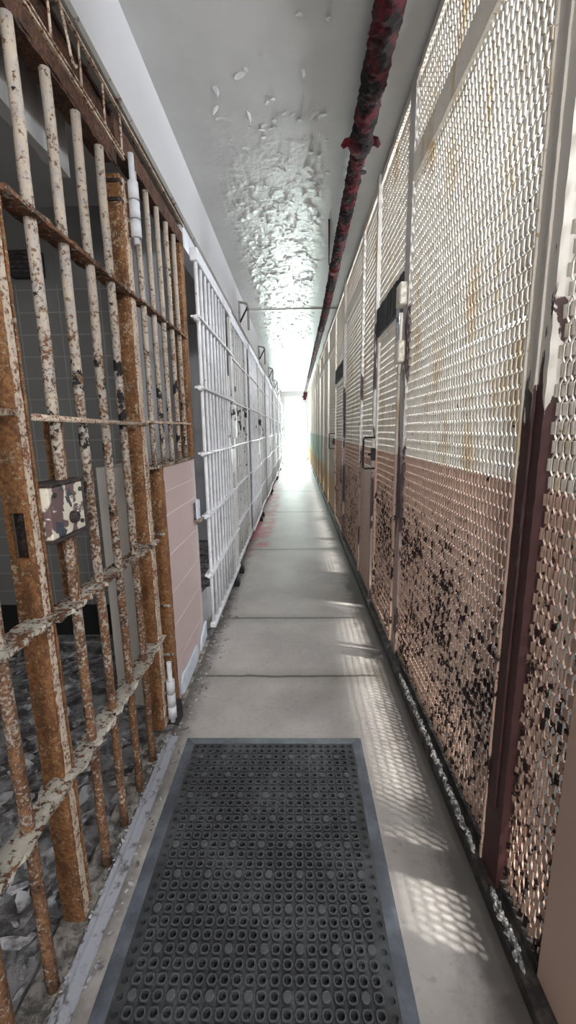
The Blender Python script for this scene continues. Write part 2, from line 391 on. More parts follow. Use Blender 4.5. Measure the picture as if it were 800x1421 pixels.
# low wall under the barred window: tiled towards the corridor, pale plaster inside
struct(MB().box(-.95, -.640, 1.965, 2.595, -.03, 1.235), 'wall_low', M['beige'])
mb = MB(); rows = [(0,.215),(.22,.42),(.425,.60),(.605,.80),(.805,1.0),(1.005,1.115),(1.12,1.235)]
for (a, b) in rows:
    mb.box(-.640, -.6262, 1.962, 2.52, a+.001, b, .0015)
    # bullnose column that turns the corner
    pts = [(-.640,2.524)] + [(-.640+.0138*1.0*math.cos(t)*1.0, 2.590+.03*math.sin(t)-.03) for t in np.linspace(0, PI/2, 6)] + [(-.640,2.590)]
    mb.prism(pts, 2, a+.001, b)
tl = tag(mb.build('tiled_wall_face', M['tile']), 'pink glazed tile facing of the low wall under the barred window', 'tile panel')
struct(MB().box(-.6405, -.6285, 1.963, 2.56, 0, 1.235), 'wall_grout', M['grout'])

def board(name, pts, label):
    # slab from a list of (y, z) corners on the corridor side
    mb = MB().prism([(y, z) for y, z in pts], 0, -.624, -.612)
    return tag(mb.build(name, M['blue_white']), label, 'baseboard')
board('skirting_board', [(1.97,.035),(2.02,.015),(2.33,.02),(2.36,.06),(2.34,.115),(2.12,.11),(2.02,.125),(1.98,.09)], 'pale blue white skirting board at the foot of the pink tiles, longer near piece')
board('skirting_board', [(2.42,.03),(2.60,.04),(2.595,.15),(2.55,.135),(2.46,.10)], 'pale blue white skirting scrap at the far corner of the pink tiles')

# ------------------------------------------------------------------ left: rusty near cell front
XB = -.637
def bar_v(y, z0, z1, r, x=XB, jit=.03, seg=.10):
    n = int((z1-z0)/seg); mb = MB()
    pts = [(x+random.uniform(-.0012,.0012), y+random.uniform(-.0012,.0012), z0+(z1-z0)*i/n) for i in range(n+1)]
    return mb.tube(pts, [r*(1+random.uniform(-jit, jit)) for _ in pts], 14)

hd = thing('steel_header', 'rusty steel channel header over the rusty cell front', 'header', (-.65, 1.3, 2.33))
mb = MB()
mb.rough_bar(-.6, 1.66, -.685, -.632, 2.325, 2.335, .003)
mb.rough_bar(-.6, 1.70, -.640, -.632, 2.337, 2.392, .002)
mb.rough_bar(1.70, 2.62, -.685, -.632, 2.42, 2.43, .003)
mb.rough_bar(-.6, 1.70, -.690, -.680, 2.337, 2.58, .002)
mb.rough_bar(1.70, 2.62, -.690, -.680, 2.432, 2.58, .002)
mb.rough_bar(1.70, 2.62, -.642, -.634, 2.432, 2.50, .002)
mb.build('channel', M['rust_dark'], hd)
MB().rough_bar(-.6, 1.76, -.634, -.624, 2.386, 2.393, .0008).build('flange_edge', M['rod'], hd)
MB().rough_bar(-.6, 1.76, -.634, -.624, 2.402, 2.407, .0008).build('flange_edge', M['rod'], hd)
MB().rough_bar(-.6, 2.62, -.632, -.622, 2.530, 2.537, .0008).build('flange_edge', M['rod'], hd)
for y in (.85, 1.00, 1.15, 1.30, 1.46, 1.617, 1.755):
    MB().tube([(-.630, y, 2.395), (-.630, y+.002, 2.535)], .0036, 8).build('stay_rod', M['rod'], hd)
MB().tube([(-.626,1.36,2.535),(-.624,1.385,2.47),(-.624,1.392,2.445),(-.624,1.40,2.432),(-.624,1.415,2.430),(-.624,1.425,2.44)], .004, 8).build('wire_hook', M['rod'], hd)
sb = MB().rough_bar(-.6, 1.62, -.80, -.765, 2.26, 2.55, .008, .05).build('backing_board', M['flake'], hd); sb['label'] = 'pale ragged board behind the header'

# fixed grille at the near side: two bars and the jamb
g = thing('cell_grille', 'rusty fixed bars at the lower left corner, nearest the camera', 'cell bars', (XB, .75, 0))
for y in (.36, .51, .66, .805): bar_v(y, -.01, 2.317, .0148).build('bar', M['bar'], g)
jb = thing('door_jamb', 'broad rust orange door post with a slotted strike hole', 'door post', (-.655, .955, 0))
mb = MB(); zs0, zs1 = 1.105, 1.215
mb.rough_post(-.690, -.632, .951, .961, -.005, zs0); mb.rough_post(-.690, -.632, .951, .961, zs1, 2.317)
mb.box(-.690, -.677, .951, .961, zs0, zs1); mb.box(-.643, -.632, .951, .961, zs0, zs1)
mb.build('post', M['rust'], jb)
MB().rough_post(-.638, -.630, .962, .985, -.005, 2.317, .001).build('edge_strip', M['rod'], jb)
MB().box(-.678, -.648, .966, .974, zs0-.01, zs1+.01).build('strike_plate', M['dark_iron'], jb)
for (y0, y1, z) in ((-.2, .985, .945), (-.2, .985, .485)):
    MB().rough_bar(y0, y1, -.668, -.605, z-.006, z+.006, .006).build('strap', M['strap'], g)
MB().tube([(XB+.01, -.2, 1.445), (XB+.01, .944, 1.445)], .008, 8).build('cross_rod', M['rod'], g)

# hinged cell door
d = thing('cell_door', 'rusty barred cell door with a square lock box, left foreground', 'cell door', (XB, 1.4, 0))
for y in (1.115, 1.262, 1.412, 1.562): bar_v(y, -.005, 2.317, .0145).build('bar', M['bar'], d)
MB().rough_post(-.685, -.630, 1.700, 1.722, .035, 2.315).build('hinge_stile', M['rust'], d)
MB().rough_post(-.638, -.626, 1.722, 1.765, .035, 2.315, .001).build('stile_edge', M['rod'], d)
MB().rough_post(-.690, -.630, .992, 1.000, .02, 2.315, .001).build('lock_stile', M['rust'], d)
MB().rough_bar(.992, 1.765, -.672, -.612, 1.908, 1.920, .004).build('strap', M['strap'], d)
MB().tube([(XB+.018, 1.0, 1.437), (XB+.018, 1.38, 1.432), (XB+.018, 1.762, 1.430)], [.0085,.007,.0075], 8).build('cross_rod', M['rod'], d)
for z in (.925, .470): MB().rough_bar(.990, 1.78, -.670, -.608, z-.006, z+.006, .007).build('strap', M['strap'], d)
MB().rough_post(-.690, -.640, 1.150, 1.158, .925, 1.437).build('lock_strip', M['rust'], d)
lb = MB().box(-.665, -.612, 1.005, 1.172, 1.132, 1.268, .004).build('lock_box', M['lock'], d)
MB().box(-.668, -.605, 1.000, 1.176, 1.268, 1.276, .002).build('top_flange', M['dark_iron'], lb)
MB().box(-.668, -.606, 1.000, 1.178, 1.124, 1.132, .002).build('bottom_flange', M['dark_iron'], lb)
MB().tube([(-.612, 1.105, 1.175), (-.597, 1.105, 1.175)], [.0165,.0145], 14).build('knob', M['dark_iron'], lb)
for (y, z) in ((1.155, 1.245), (1.15, 1.155), (1.03, 1.245)):
    MB().tube([(-.612, y, z), (-.607, y, z)], .006, 10).build('bolt', M['black_iron'], lb)
def knuckles(z0, z1, parent):
    h = (z1-z0)/3
    hg = MB().tube([(-.600, 1.755, z0-.02), (-.600, 1.755, z1+.09)], .011, 12).build('hinge_pin', M['hinge'], parent)
    for i in range(3):
        MB().tube([(-.600, 1.755, z0+i*h+.003), (-.600, 1.755, z0+(i+1)*h-.003)], .0195, 16).build('knuckle', M['hinge'], hg)
        MB().box(-.640, -.610, 1.745, 1.765, z0+i*h+.01, z0+(i+1)*h-.01).build('hinge_leaf', M['rust_dark'], hg)
knuckles(2.12, 2.315, d); knuckles(.06, .26, d)
for z in (2.285, 2.225): MB().rough_post(-.689, -.627, 1.696, 1.768, z, z+.012, .001, .01).build('hinge_band', M['dark_iron'], d)
tag(MB().prism([(-.655,1.78),(-.585,1.775),(-.58,1.85),(-.60,1.90),(-.65,1.90)], 2, 0, .06).build('pivot_block', M['black_iron']), 'black pivot block on the floor below the lower white hinge', 'hinge block')

# barred window over the tiled wall
w = thing('window_grille', 'five rusty bars in a rust frame above the pink tiles', 'window bars', (XB, 2.2, 1.25))
for y in (1.878, 2.012, 2.150, 2.290, 2.425): bar_v(y, 1.252, 2.412, .0125).build('bar', M['bar'], w)
MB().rough_post(-.705, -.628, 2.515, 2.60, 1.25, 2.412).build('jamb', M['rust'], w)
MB().rough_bar(1.80, 2.52, -.664, -.614, 1.915, 1.926, .004).build('strap', M['strap'], w)
MB().rough_bar(1.80, 2.52, -.660, -.618, 1.436, 1.446, .003).build('strap', M['rod'], w)
MB().rough_bar(1.80, 2.52, -.668, -.614, 1.238, 1.250, .004).build('sill_strap', M['strap'], w)
c = thing('tile_end_post', 'short rusty post at the near end of the pink tiles', 'post', (-.66, 1.92, 0))
MB().rough_post(-.693, -.6255, 1.905, 1.958, 0, 1.236).build('post', M['rust'], c)
for z in (.92, .56, .30): MB().box(-.694, -.6235, 1.898, 1.9075, z, z+.010).build('band', M['strap'], c)
# door track in the floor
tr = tag(MB().rough_bar(.2, 1.70, -.606, -.592, .001, .022, .0012).rough_bar(.2, 1.70, -.592, -.560, .001, .007, .001).build('floor_track', M['track']), 'grey steel track strip along the floor beside the rubber mat', 'track')

# ------------------------------------------------------------------ left: white cell fronts, repeated
P = 2.75; Y0 = 2.62; NM = 6; XW = -.575
ords = ['first', 'second', 'third', 'fourth', 'fifth', 'sixth']
def white_door(y0):
    t = thing('sliding_cell_door', 'white barred sliding cell door just beyond the pink tiles, first in the row', 'cell door', (XW, y0, 0), 'white sliding cell doors down the left side')
    for i in range(9): bar_v(y0+.03+.118*i, .12, 2.36, .0118, XW, .02, .3).build('bar', M['white_bar'], t)
    for z in (2.05, 1.655, 1.262, .868, .475):
        MB().rough_bar(y0-.045, y0+1.30, XW-.026, XW+.026, z-.006, z+.006, .0012, .06).build('strap', M['white_bar'], t)
        MB().tube([(XW, y0-.055, z-.004), (XW, y0-.02, z-.004)], [.010,.022], 10).build('strap_boss', M['white_bar'], t)
    MB().box(XW-.02, XW+.02, y0, y0+1.3, .088, .122, .004).build('bottom_rail', M['white_bar'], t)
    MB().box(XW-.025, XW+.02, y0, y0+1.3, 2.36, 2.43, .004).build('top_rail', M['white_panel'], t)
    a, b = y0+1.02, y0+1.28; mb = MB()
    mb.box(XW-.012, XW+.012, a, a+.05, .13, 1.85).box(XW-.012, XW+.012, b-.06, b, .13, 2.36)
    mb.box(XW-.010, XW+.010, a+.05, b-.06, 1.03, 1.24).box(XW-.010, XW+.010, a+.05, b-.06, .13, .86)
    lp = mb.build('lock_panel', M['white_chip'], t)
    MB().box(XW+.012, XW+.05, a+.07, a+.17, 1.33, 1.62, .006).build('lock_case', M['white_chip'], lp)
    MB().box(XW+.010, XW+.028, a+.045, b-.055, .868, .884, .002).build('slot_shelf', M['white_bar'], lp)
    return t
def white_grille(y0):
    t = thing('white_cell_bars', 'fixed white bars after the first sliding door, with a pale end panel', 'cell bars', (XW, y0, 0), 'fixed white bars down the left side')
    for i in range(7): bar_v(y0+.06+.14*i, .12, 2.36, .0118, XW-.02, .02, .3).build('bar', M['white_chip'], t)
    for z in (2.05, 1.655, 1.262, .868, .475):
        MB().rough_bar(y0, y0+1.36, XW-.046, XW+.004, z-.006, z+.006, .0012, .06).build('strap', M['white_bar'], t)
    MB().box(XW-.04, XW, y0, y0+1.36, .088, .122, .004).build('bottom_rail', M['white_bar'], t)
    MB().box(XW-.045, XW, y0, y0+1.36, 2.36, 2.43, .004).build('top_rail', M['white_panel'], t)
    MB().box(XW-.03, XW+.002, y0+1.06, y0+1.10, .122, 2.36, .004).build('post', M['white_chip'], t)
    MB().box(XW-.026, XW-.010, y0+1.11, y0+1.355, .122, 2.36, .004).build('panel', M['white_panel'], t)
    return t
def foot(y):
    mb = MB().prism([(-.575,0),(-.530,0),(-.530,.05),(-.555,.088),(-.575,.088)], 1, y, y+.07)
    return tag(mb.build('door_guide', M['black_iron']), '', 'door guide', 'black door guides on the floor')
def bracket(y):
    t = thing('wall_bracket', '', 'bracket', (XU, y, 2.66), 'steel brackets on the left wall over the white cells')
    MB().box(XU, XU+.012, y-.02, y+.10, 2.67, 2.93, .003).build('wall_plate', M['ledge'], t)
    MB().tube([(XU+.012, y+.02, 2.92), (XU+.10, y+.02, 2.90), (XU+.115, y+.02, 2.86), (XU+.115, y+.02, 2.60)], .014, 8).build('arm', M['ledge'], t)
    MB().tube([(XU+.012, y+.02, 2.69), (XU+.112, y+.02, 2.87)], .011, 8).build('brace', M['dark_iron'], t)
    return t
dr = white_door(Y0); gr = white_grille(Y0+1.31)
ft1 = foot(Y0+.98); ft1['label'] = 'black guide under the lock end of the first white door'
ft2 = foot(Y0+1.33); ft2['label'] = 'black guide where the first white door meets its fixed bars'
bk = bracket(Y0+P+.05); bk['label'] = 'steel bracket on the left wall, nearest of the row'
for i in range(1, NM):
    y = Y0+P*i; o = ords[i]
    dup(dr, (XW, y, 0), f'white barred sliding cell door, {o} along the left row from the pink tiles')
    dup(gr, (XW, y+1.31, 0), f'fixed white bars with pale panel after the {o} sliding door')
    a = ft1.copy(); COL.objects.link(a); a.location.y = P*i; a['label'] = f'black guide under the lock end of the {o} white door'
    a = ft1.copy(); COL.objects.link(a); a.location.y = P*i+.35; a['label'] = f'black guide where the {o} white door meets its fixed bars'
    if i < NM-1: dup(bk, (XU, y+P+.05, 2.66), f'steel bracket on the left wall, {o} of the row counting from the near end')
struct(MB().box(-.70, -.63, Y0, END, 2.431, 2.60), 'trim_4', M['white_panel'])
ep = thing('angle_bracket', 'pale blue white angle plate on the far edge of the pink tiles', 'bracket', (-.60, 2.55, .86))
MB().box(-.626, -.600, 2.535, 2.546, .862, .985, .002).box(-.611, -.600, 2.470, 2.546, .872, .985, .002).build('plate', M['blue_white'], ep)
MB().rough_bar(2.47, 2.574, -.622, -.585, .856, .868, .002).build('shelf', M['strap'], ep)
MB().tube([(-.600, 2.51, .93), (-.596, 2.51, .93)], .010, 10).build('bolt', M['hinge'], ep)

# ------------------------------------------------------------------ right: expanded metal partition
SW, LW = .0255, .085
def expanded(name, y0, y1, z0, z1, parent, mat=None, x=XR, sw=SW, lw=LW):
    ny = max(1, int(round((y1-y0)/sw))); nz = max(2, int(round((z1-z0)/(lw/2))))
    sw = (y1-y0)/ny; hz = (z1-z0)/nz
    A = []; B = []; BN = []
    for r in range(nz+1):
        for c_ in range(ny): BN.append((x, y0+(c_+.25+.5*(r % 2))*sw, min(max(z0+r*hz, z0+.018), z0+nz*hz-.018)))
    for r in range(nz):
        for c_ in range(ny):
            ya = y0 + (c_ + .25 + .5*(r % 2))*sw
            for dy in (-sw/2, sw/2):
                yb = ya+dy
                if yb < y0 or yb > y1: continue
                A.append((x, ya, z0+r*hz)); B.append((x, yb, z0+(r+1)*hz))
    A = np.array(A); B = np.array(B); n = len(A)
    # each strand: thin steep limb between bonds; each bond: a broad flat face turned to the corridor's near end
    t1 = np.array([.78, .62, 0.]); n1 = np.array([-.62, .78, 0.])
    t2 = np.array([.64, -.77, 0.]); n2 = np.array([.77, .64, 0.])
    hb = hz*.34
    def ribbon(P, Q, td, nd_, hw, ht):
        V = np.zeros((len(P), 8, 3))
        for i, (u, w_) in enumerate([(-hw, -ht), (hw, -ht), (hw, ht), (-hw, ht)]):
            o = td*u + nd_*w_; V[:, i] = P + o; V[:, 4+i] = Q + o
        return V
    up = np.array([0, 0, hb])
    back = np.array([.004, 0, 0]); limb = ribbon(A+up*.9+back, B-up*.9+back, t1, n1, .0044, .0012)
    Bd = np.array(BN); bond = ribbon(Bd-up, Bd+up, t2, n2, .0052, .0018)
    V = np.concatenate([limb, bond]); n = len(V)
    V += rng.normal(0, .0004, V.shape)
    F = np.array([(0,1,5,4),(1,2,6,5),(2,3,7,6),(3,0,4,7)])
    F = (np.arange(n)[:,None,None]*8 + F[None]).reshape(-1, 4)
    loc = parent.location
    V = V.reshape(-1,3) - np.array([loc.x, loc.y, loc.z])
    me = bpy.data.meshes.new(name); me.vertices.add(len(V)); me.vertices.foreach_set('co', V.ravel().astype(np.float32))
    me.loops.add(len(F)*4); me.polygons.add(len(F))
    me.loops.foreach_set('vertex_index', F.ravel().astype(np.int32))
    me.polygons.foreach_set('loop_start', np.arange(0, len(F)*4, 4, dtype=np.int32))
    me.polygons.foreach_set('loop_total', np.full(len(F), 4, dtype=np.int32))
    me.update(calc_edges=True); me.materials.append(mat or M['mesh'])
    o = bpy.data.objects.new(name, me); COL.objects.link(o); o.parent = parent; return o

# near tan jamb and dark peeling post
tag(MB().box(.585, .70, .58, .812, .056, CEIL-.002, .006).build('partition_jamb', M['tan']), 'smooth tan jamb in the bottom right corner, nearest the camera', 'post')
p = thing('partition_post', 'dark brown steel post with cream paint peeling off, right foreground', 'post', (.60, 1.06, .056))
MB().rough_post(.578, .660, 1.012, 1.108, .056, CEIL-.004, .0012).build('post', M['post'], p)
MB().rough_post(.572, .578, 1.103, 1.110, .056, CEIL-.004, .0008).build('edge_strip', M['frame'], p)
MB().rough_post(.572, .578, 1.050, 1.056, .30, CEIL-.1, .0008).build('seam', M['post'], p)
n = thing('mesh_screen', 'narrow strip of expanded mesh at the right edge beside the tan jamb', 'mesh panel', (XR, .9, .06))
expanded('expanded_mesh', .816, 1.010, .085, 3.0, n)
MB().box(.588, .615, .813, 1.011, .057, .088).build('bottom_rail', M['kerb'], n)
MB().box(.585, .615, .813, 1.011, 3.0, CEIL-.004).build('top_rail', M['frame'], n)

def panel(y0, y1, label, group=None, zlow=.085):
    t = thing('mesh_screen', label, 'mesh panel', (XR, y0, .06), group)
    expanded('expanded_mesh', y0, y1, zlow, 2.585, t); expanded('expanded_mesh', y0, y1, 2.69, 3.0, t)
    MB().rough_bar(y0, y1, .584, .612, 2.582, 2.692, .0015, .05).build('cross_rail', M['frame'], t)
    MB().rough_bar(y0, y1, .584, .615, 3.0, CEIL-.024, .002, .05).build('top_rail', M['frame'], t)
    MB().rough_bar(y0, y1, .592, .615, CEIL-.022, CEIL-.004, .002, .05).build('gap_shade_strip', M['black_iron'], t)  # black strip paints in the shaded gap below the ceiling
    MB().rough_bar(y0, y1, .588, .615, .057, zlow, .002, .04).build('bottom_rail', M['kerb'], t)
    return t
panel(1.114, 2.325, 'large cream and pink expanded mesh panel, right foreground beyond the dark post')

def gate(y0, y1, label, group, dark=False):
    t = thing('mesh_gate', label, 'gate', (XR, y0, .06), group)
    expanded('expanded_mesh', y0+.03, y1-.03, .11, 1.99, t, x=XR-.004)
    MB().box(.578, .603, y0, y0+.032, .075, 2.02, .003).build('hinge_stile', M['frame'], t)
    MB().box(.578, .603, y1-.032, y1, .075, 2.02, .003).build('latch_stile', M['frame'], t)
    MB().box(.580, .602, y0+.033, y1-.033, 1.985, 2.02, .003).build('top_rail', M['frame'], t)
    MB().box(.580, .602, y0+.033, y1-.033, .075, .112, .003).build('bottom_rail', M['frame'], t)
    hy = y1-.015; x0, x1 = .578, .492
    h = MB().tube([(x0, hy, 1.335), (x1+.012, hy, 1.335), (x1, hy, 1.323), (x1, hy, 1.122), (x1+.012, hy, 1.110), (x0, hy, 1.110)], .0075, 10).build('handle', M['black_iron'], t)
    l = MB().box(.545, .578, y1-.05, y1-.004, 1.17, 1.26, .004).build('latch', M['black_iron'], t)
    MB().tube([(.545, y1-.03, 1.215), (.525, y1-.03, 1.215)], .008, 10).build('bolt', M['black_iron'], l)
    return t
def over_gate(y0, y1, label):
    t = thing('gate_transom', label, 'mesh panel', (XR, y0, 2.03))
    expanded('expanded_mesh', y0, y1, 2.215, 2.99, t)
    MB().rough_bar(y0, y1, .578, .612, 2.035, 2.215, .004, .03).build('header_plate', M['black_iron'], t)
    MB().rough_bar(y0, y1, .584, .615, 2.99, CEIL-.024, .002, .05).build('top_rail', M['frame'], t)
    MB().rough_bar(y0, y1, .592, .615, CEIL-.022, CEIL-.004, .002, .05).build('gap_shade_strip', M['black_iron'], t)  # dark strip in place of the shaded gap at the ceiling
    return t
def post(y0, y1, label, mat='frame', x0=.580):
    t = thing('partition_post', label, 'post', (XR, y0, .056))
    MB().rough_post(x0, .640, y0, y1, .056, CEIL-.004, .0012).build('post', M[mat], t)
    return t
k = NT('half_peeled_frame'); f = k.noise(6, 7, .6, .5, stretch=(1,1,.35), off=40.)
g_ = k.step(k.math('ADD', f, k.lin(k.z, 1.9, 2.4, 0, .2)), .50, .52); c = k.mix(g_, (.055,.030,.032), k.mix(k.step(k.z, 1.253, 1.247), (.58,.55,.51), (.40,.29,.25)))
M['half'] = k.out(c, .55, bump=k.bump(g_, .7, .003))
gp = post(2.330, 2.432, 'peeling gate post with two hinge brackets beside the large mesh panel', 'half', .585)
for z in (2.085, 1.80):
    b = MB().box(.545, .585, 2.345, 2.43, z-.055, z+.055, .006).build('hinge_bracket', M['frame'], gp)
    MB().tube([(.560, 2.44, z-.05), (.560, 2.44, z+.05)], .013, 12).build('knuckle', M['frame'], b)
MB().tube([(.560, 2.44, 1.86), (.560, 2.44, 2.03)], .010, 12).build('hinge_pin', M['track'], gp)
gate(2.462, 3.115, 'first mesh gate on the right, with black handle and dark plate above', 'mesh gates on the right')
over_gate(2.434, 3.165, 'mesh transom with a broad black plate above the first gate')
post(3.170, 3.215, 'thin white edged post beyond the first gate', 'half', .572)
t = thing('mesh_screen', 'narrow panel past the first gate, mesh above and solid tan plate below', 'mesh panel', (XR, 3.22, .06))
expanded('expanded_mesh', 3.22, 3.84, 1.10, 2.99, t)
MB().box(.590, .603, 3.22, 3.84, .06, 1.10, .002).build('plate', M['plate'], t)
MB().rough_bar(3.22, 3.84, .584, .615, 2.99, CEIL-.006, .002, .05).build('top_rail', M['frame'], t)
post(3.845, 3.895, 'slim chipped post between the solid plate panel and the next mesh panel', 'half')
panel(3.90, 5.14, 'mesh panel with rust red lower half between the two gates')
post(5.145, 5.215, 'dark peeling post on the near side of the second gate', 'half', .570)
gate(5.225, 6.33, 'second mesh gate on the right, farther from the camera', 'mesh gates on the right')
over_gate(5.22, 6.335, 'mesh transom with a black plate above the second, farther gate')
post(6.34, 6.40, 'cream post on the far side of the second gate', 'frame')
far_ords = ['first','second','third','fourth','fifth','sixth','seventh','eighth','ninth','tenth']
FP = 1.30
fp = panel(6.405, 6.405+FP-.065, 'cream mesh panel, first beyond the second gate on the right', 'cream mesh panels at the far end')
fo = post(6.405+FP-.06, 6.405+FP-.005, 'cream post after the first mesh panel beyond the second gate', 'frame', .570)
fo['group'] = 'cream posts at the far end'
for i in range(1, 10):
    dup(fp, (XR, 6.405+FP*i, .06), f'cream mesh panel, {far_ords[i]} beyond the second gate on the right')
    dup(fo, (XR, 6.405+FP*i+FP-.06, .056), f'cream post after the {far_ords[i]} mesh panel beyond the second gate')

# crust of peeled white paint along the kerb
def crust(y0, y1, label, w=.030):
    mb = MB(); y = y0
    while y < y1:
        L = random.uniform(.008, .022); x = .563+random.uniform(-.006,.006); ww = w*random.uniform(.35, 1.)*.45
        n = 7; ring = []

        for q in range(n):
            a = 2*PI*q/n; ring.append((x+math.cos(a)*ww*random.uniform(.7,1.2), y+math.sin(a)*L*random.uniform(.6,1.1), .057+random.uniform(0,.004)))
        top = [(x+(p_[0]-x)*.6, y+(p_[1]-y)*.6, .057+random.uniform(.006,.018)) for p_ in ring]
        mb.add(ring+top, [tuple(range(n))[::-1], tuple(range(n,2*n))]+[(q,(q+1)%n,n+(q+1)%n,n+q) for q in range(n)])
        y += L*random.uniform(.3, .9)
    return tag(mb.build('paint_crust', M['crust']), label, 'peeling paint')
crust(1.13, 2.1, 'crust of peeled white paint along the kerb below the large mesh panel')
crust(.83, 1.00, 'crust of peeled white paint at the kerb in front of the dark post', .030)

# ------------------------------------------------------------------ red pipe
def px(y): return .372 + min(1., max(0, (y-1.8)/4.4))*.052
PZ = 2.985
pp = thing('fire_pipe', 'flaking dark red pipe running along the ceiling on the right', 'pipe', (px(3), 3., PZ))
def pipe_pts(a, b, st): return [(px(y), y, PZ) for y in np.arange(a, b+.001, st)]
def pr(y): return .056 if y < 2.72 else .047
pts = pipe_pts(-2.9, 1.0, .06)[:-1] + pipe_pts(1.0, 7.0, .014)[:-1] + pipe_pts(7.0, 18.6, .04)
MB().tube(pts, [pr(q[1])*(1+random.uniform(-.07,.07)) for q in pts], 20, jit=.13).build('pipe', M['pipe'], pp)
yf = 2.72
fl = MB().tube([(px(yf), yf-.05, PZ), (px(yf), yf-.02, PZ), (px(yf), yf+.03, PZ), (px(yf), yf+.05, PZ)], [.058,.070,.068,.056], 14, jit=.05).build('coupling', M['pipe'], pp)
for s in (-1, 1):
    MB().tube([(px(yf)+s*.05, yf, PZ), (px(yf)+s*.085, yf, PZ-.002), (px(yf)+s*.105, yf+.005, PZ-.022)], [.026,.02,.013], 10, jit=.12).build('lug', M['pipe'], fl)
for yy in (4.6, 7.2, 10.2, 13.4, 16.5):
    MB().tube([(px(yy), yy-.05, PZ), (px(yy), yy+.05, PZ)], .056, 14, jit=.05).build('coupling', M['pipe'], pp)
sp = MB().tube([(px(2.86)+.035, 2.86, PZ-.04), (px(2.86)+.035, 2.86, PZ-.075)], .011, 10).build('sprinkler', M['track'], pp)
MB().tube([(px(2.86)+.035, 2.86, PZ-.075), (px(2.86)+.035, 2.86, PZ-.082)], .020, 12).build('deflector', M['black_iron'], sp)
ve = MB().tube([(px(18.6), 18.58, PZ), (px(18.6)-.01, 18.62, PZ-.10), (px(18.6)-.04, 18.62, PZ-.34)], [.07,.085,.06], 12, jit=.06).build('valve', M['pipe'], pp)
MB().tube([(px(18.6)-.16, 18.6, PZ-.22), (px(18.6)+.05, 18.6, PZ-.20)], [.03,.055], 12).build('valve_outlet', M['pipe'], ve)
tag(MB().tube([(.283, 3.75, CEIL-.012), (.318, 4.2, CEIL-.022), (.350, 4.62, CEIL-.035)], .007, 8).build('red_conduit', M['pipe']), 'thin red rod on the ceiling just left of the red pipe', 'rod')

# ------------------------------------------------------------------ rubber mat
mt = thing('rubber_mat', 'black rubber drainage mat with round holes on the corridor floor', 'mat', (-.115, 1.0, 0))
pch = .0325; NX, NY = 22, 45
gx0 = -.1165 - NX*pch/2; gy1 = 1.69-.042; gy0 = gy1 - NY*pch
NS = 12; angs = [2*PI*(q+.5)/NS for q in range(NS)]
def sq(a, r, e=4.):
    c_, s_ = math.cos(a), math.sin(a); return r/((abs(c_)**e+abs(s_)**e)**(1/e))
mb = MB()
def cell(cx_, cy_, kind):
    rings = []
    def ring(r, z, e): rings.append([(cx_+math.cos(a)*sq(a, r, e), cy_+math.sin(a)*sq(a, r, e), z) for a in angs])
    # outermost ring follows the square cell so that neighbours meet
    out_ = []
    for a in angs:
        m_ = max(abs(math.cos(a)), abs(math.sin(a))); out_.append((cx_+math.cos(a)/m_*pch/2, cy_+math.sin(a)/m_*pch/2, .0075))
    rings.append(out_)
    if kind == 'stud':
        ring(.0125, .0080, 2.); ring(.0118, .0158, 2.); ring(.0095, .0168, 2.)
    elif kind == 'flat':
        ring(.0088, .0075, 2.); ring(.0080, .0010, 2.)
    else:
        ring(.0138, .0075, 3.); ring(.0128, .0142, 3.); ring(.0094, .0142, 2.3); ring(.0080, .0010, 2.)
    vs = [q for r in rings for q in r]
    fs = [(i*NS+q, i*NS+(q+1)%NS, (i+1)*NS+(q+1)%NS, (i+1)*NS+q) for i in range(len(rings)-1) for q in range(NS)]
    fs.append(tuple((len(rings)-1)*NS+q for q in range(NS)))
    # the four corner triangles of the square
    b = len(vs)
    for (sx, sy, q0) in ((1,1,1),(-1,1,4),(-1,-1,7),(1,-1,10)):
        vs.append((cx_+sx*pch/2, cy_+sy*pch/2, .0075)); fs.append((q0, len(vs)-1, (q0+1)%NS))
    mb.add(vs, fs)
for j in range(NY):
    for i in range(NX):
        kd = 'ring'
        if i in (0, NX-1) or j in (0, NY-1): kd = 'flat'
        elif (NY-1-j) % 3 == 2 and (i + (2 if ((NY-1-j)//3) % 2 else 0)) % 3 == 1: kd = 'stud'
        cell(gx0+pch*(i+.5), gy0+pch*(j+.5), kd)
mb.build('hole_field', M['rubber'], mt)
ax0, ax1, ay0, ay1 = gx0-.0425, gx0+NX*pch+.0425, gy0-.042, gy1+.042
ix0, ix1 = gx0, gx0+NX*pch
mb = MB()
def rim(pa, pb, qa, qb):   # outer edge pa-pb, inner edge qa-qb
    vs = [(*pa,0),(*pb,0),(*pb,.003),(*pa,.003),(*qb,.0085),(*qa,.0085),(*qb,0),(*qa,0)]
    mb.add(vs, [(0,1,2,3),(3,2,4,5),(5,4,6,7),(7,6,1,0),(0,3,5,7),(1,6,4,2)])
rim((ax0,ay0),(ax1,ay0),(ix0,gy0),(ix1,gy0)); rim((ax1,ay0),(ax1,ay1),(ix1,gy0),(ix1,gy1))
rim((ax1,ay1),(ax0,ay1),(ix1,gy1),(ix0,gy1)); rim((ax0,ay1),(ax0,ay0),(ix0,gy1),(ix0,gy0))
mb.build('border', M['rubber_edge'], mt)

